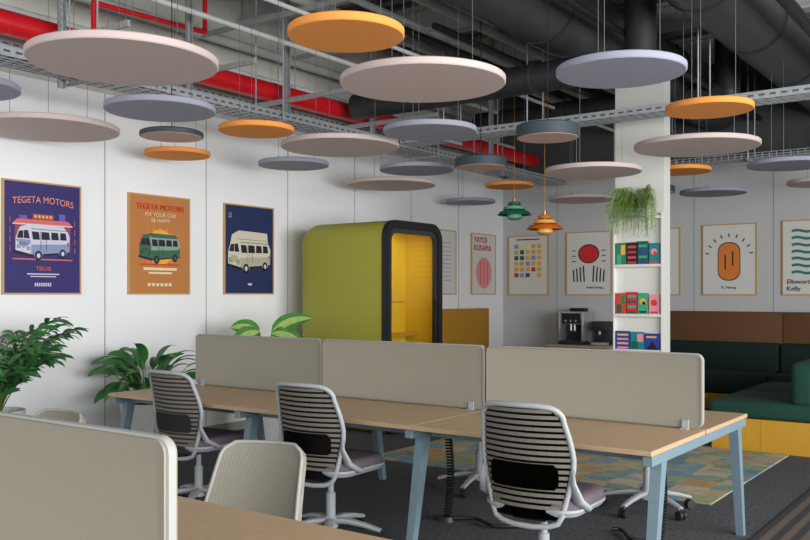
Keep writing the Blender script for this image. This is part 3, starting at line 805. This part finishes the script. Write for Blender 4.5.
for i in range(105):
    ex=random.uniform(-.23,.23); top=random.uniform(.2,.48); out=random.uniform(.03,.14); dn=random.uniform(-.22,.2)
    P0=Vector((ex*.4,0,.09)); P1=Vector((ex*.7,-out*.5,top)); P2=Vector((ex*1.05,-out-.05,top*.65)); P3=Vector((ex*1.1,-out-.065,dn))
    pts=[]
    for k in range(11):
        u=k/10; v=1-u
        pts.append(P0*v**3+P1*3*v*v*u+P2*3*v*u*u+P3*u**3)
    tube(b,pts,.0025,n=3)
    for k in range(2,11):
        for s in (-1,1):
            leaf(b,pts[k],random.uniform(-.4,.4)+(0 if s>0 else PI),-.6,.032,.013,.4,n=2)
part("foliage",b,leaf4,t,angle=80)

# ---------------------------------------------------------------- lounge furniture
t=thing("banquette","high backed banquette with brown panel and green cushions","sofa",(-2.35,11.75,0))
b=B(); box(b,-1.9,2.6,-.45,.5,0,.2,.01); part("base",b,ochre_m,t)
for i in range(3):
    b=B(); box(b,-1.9+1.5*i+.004,-.4+1.5*i-.004,.38,.5,.2,1.22,.01); part("back_panel",b,brown_m,t)
for i in range(3):
    b=B(); box(b,-1.9+1.5*i+.006,-.4+1.5*i-.006,-.45,.2,.2,.46,.04,3); part("seat_cushion",b,dgreen_m,t)
    b=B(); box(b,-1.9+1.5*i+.006,-.4+1.5*i-.006,.18,.375,.44,.82,.04,3); part("back_cushion",b,dgreen_m,t)
t=thing("bench_sofa","dark green upholstered bench sofa on ochre plywood base","sofa",(-2.1,9.0,0))
b=B(); box(b,-.45,.45,-.55,1.6,.0,.30,.004); box(b,.0,.006,-.553,-.549,.0,.30); part("base",b,ochre_m,t,smooth=False)
for i in range(2):
    b=B(); box(b,-.47,.47,-.57+1.09*i,.515+1.09*i,.301,.46,.05,4); part("seat_cushion",b,green_m,t)
for i in range(2):
    b=B(); box(b,.25,.46,-.56+1.09*i,.51+1.09*i,.44,.84,.06,4); part("back_cushion",b,green_m,t)
t=thing("bench_sofa","dark green low sofa beside the banquette","sofa",(-3.75,10.3,0))
b=B(); box(b,-.35,.35,-.5,.5,0,.25,.01); part("base",b,ochre_m,t,smooth=False)
b=B(); box(b,-.37,.37,-.52,.52,.251,.46,.05,4); part("seat_cushion",b,dgreen_m,t)
b=B(); box(b,-.37,-.17,-.52,.52,.44,.8,.05,4); part("back_cushion",b,dgreen_m,t)
t=thing("banquette","ochre high backed banquette against the wall","sofa",(-6.6,10.9,0))
b=B(); box(b,-.36,-.24,-.7,.7,0,1.24,.012); part("back_panel",b,ochre2_m,t)
b=B(); box(b,-.24,.4,-.7,.7,0,.25,.01); part("base",b,ochre_m,t)
b=B(); box(b,-.23,.42,-.7,.7,.251,.46,.04,3); part("seat_cushion",b,green_m,t)
CH=.72
t=thing("coffee_cabinet","low oak cabinet holding the coffee machines","cabinet",(-5.45,11.98,0))
b=B(); box(b,-.45,.45,-.27,.27,.08,CH-.04); part("body",b,white_m,t,smooth=False)
b=B(); box(b,-.47,.47,-.3,.28,CH-.039,CH,.004); part("worktop",b,wood_m,t,smooth=False)
for s in (-1,1):
    b=B(); box(b,min(s*.005,s*.44),max(s*.005,s*.44),-.29,-.271,.1,CH-.055,.003); d=part("door",b,wood_m,t,smooth=False)
    b=B(); box(b,s*.05-.006,s*.05+.006,-.31,-.29,.4,.55,.002); part("handle",b,black_m,d,smooth=False)
b=B(); box(b,-.42,.42,-.22,.25,0,.08); part("plinth",b,black_m,t,smooth=False)
t=thing("coffee_machine","silver and black automatic coffee machine on the cabinet","coffee machine",(-5.58,11.98,CH),group="coffee machines")
w,h=.40,.48
b=B(); box(b,-w/2,w/2,.0,.2,.001,h,.012); box(b,-w/2,-w/2+.035,-.2,.0,.051,h,.01); box(b,w/2-.035,w/2,-.2,.0,.051,h,.01); box(b,-w/2+.035,w/2-.035,-.18,.0,h*.62,h,.006); part("body",b,chrome_m,t)
b=B(); box(b,-w/2,w/2,-.2,-.0,.001,.05,.006); part("drip_tray",b,dark_p,t)
b=B(); cyl(b,(-.03,-.12,h*.42),(-.03,-.12,h*.62),.018,n=12); cyl(b,(.03,-.12,h*.42),(.03,-.12,h*.62),.018,n=12); part("spout",b,chrome_m,t)
b=B(); box(b,-w*.38,w*.38,-.19,-.181,h*.64,h*.95); part("control_panel",b,black_m,t,smooth=False)
for i in range(3):
    b=B(); cyl(b,(-.08+.08*i,-.196,h*.72),(-.08+.08*i,-.19,h*.72),.016,n=12); part("button",b,chrome_m,t)
b=B(); box(b,-w*.4,w*.4,-.01,-.001,.055,h*.6); part("brew_bay",b,black_m,t,smooth=False)
b=B(); box(b,-.12,.12,.02,.16,h+.001,h+.05,.01); part("bean_hopper",b,black_m,t)
t=thing("coffee_machine","small black coffee grinder machine on the cabinet","coffee machine",(-5.18,11.98,CH),group="coffee machines")
w,h=.24,.34
b=B(); box(b,-w/2,w/2,.0,.16,.001,h,.015); box(b,-w/2,w/2,-.14,.0,h*.6,h,.015); part("body",b,dark_p,t)
b=B(); box(b,-w/2+.01,w/2-.01,-.14,-.0,.001,.04,.006); part("drip_tray",b,galv,t)
b=B(); cyl(b,(0,-.08,h*.45),(0,-.08,h*.6),.02,n=12); part("spout",b,galv,t)

# rugs
t=thing("patchwork_rug","faded beige, blue and orange patchwork rug on carpet","rug",(-3.35,7.3,0))
b=B(); box(b,-1.5,1.5,-1.18,1.1,.0005,.014,.004,1); part("pile",b,rug_mat(),t,smooth=False)
t=thing("striped_runner","brown striped carpet runner on dark carpet floor","rug",(-.4,6,0))
b=B(); box(b,-1.0,3.5,-6,2.3,.0003,.008); part("pile",b,stripe_mat(),t,smooth=False)

# ---------------------------------------------------------------- lights / world / camera
def area(loc,rot,sx,sy,e,col):
    l=bpy.data.lights.new("daylight",'AREA'); l.shape='RECTANGLE'; l.size=sx; l.size_y=sy; l.energy=e; l.color=col
    o=bpy.data.objects.new("window_daylight",l); o.location=loc; o.rotation_euler=rot; COL.objects.link(o)
area((3.85,2.4,1.9),(0,math.radians(90),0),2.6,9,930,(.97,.985,1))
area((-1.5,-2.8,2.2),(math.radians(90),0,0),9,3,130,(.97,.985,1))  # added soft light at the open end behind the camera, no window there
w=bpy.data.worlds.new("world"); SC.world=w; w.use_nodes=True
w.node_tree.nodes["Background"].inputs[0].default_value=(.93,.96,1,1); w.node_tree.nodes["Background"].inputs[1].default_value=.62
SC.view_settings.view_transform='Standard'
cam=bpy.data.cameras.new("camera"); co=bpy.data.objects.new("camera",cam); COL.objects.link(co)
co.location=(0,0,1.45); co.rotation_euler=(math.radians(90),0,math.radians(36))
cam.lens=39.1; cam.sensor_width=36; cam.shift_y=.0302; cam.clip_start=.05
SC.camera=co
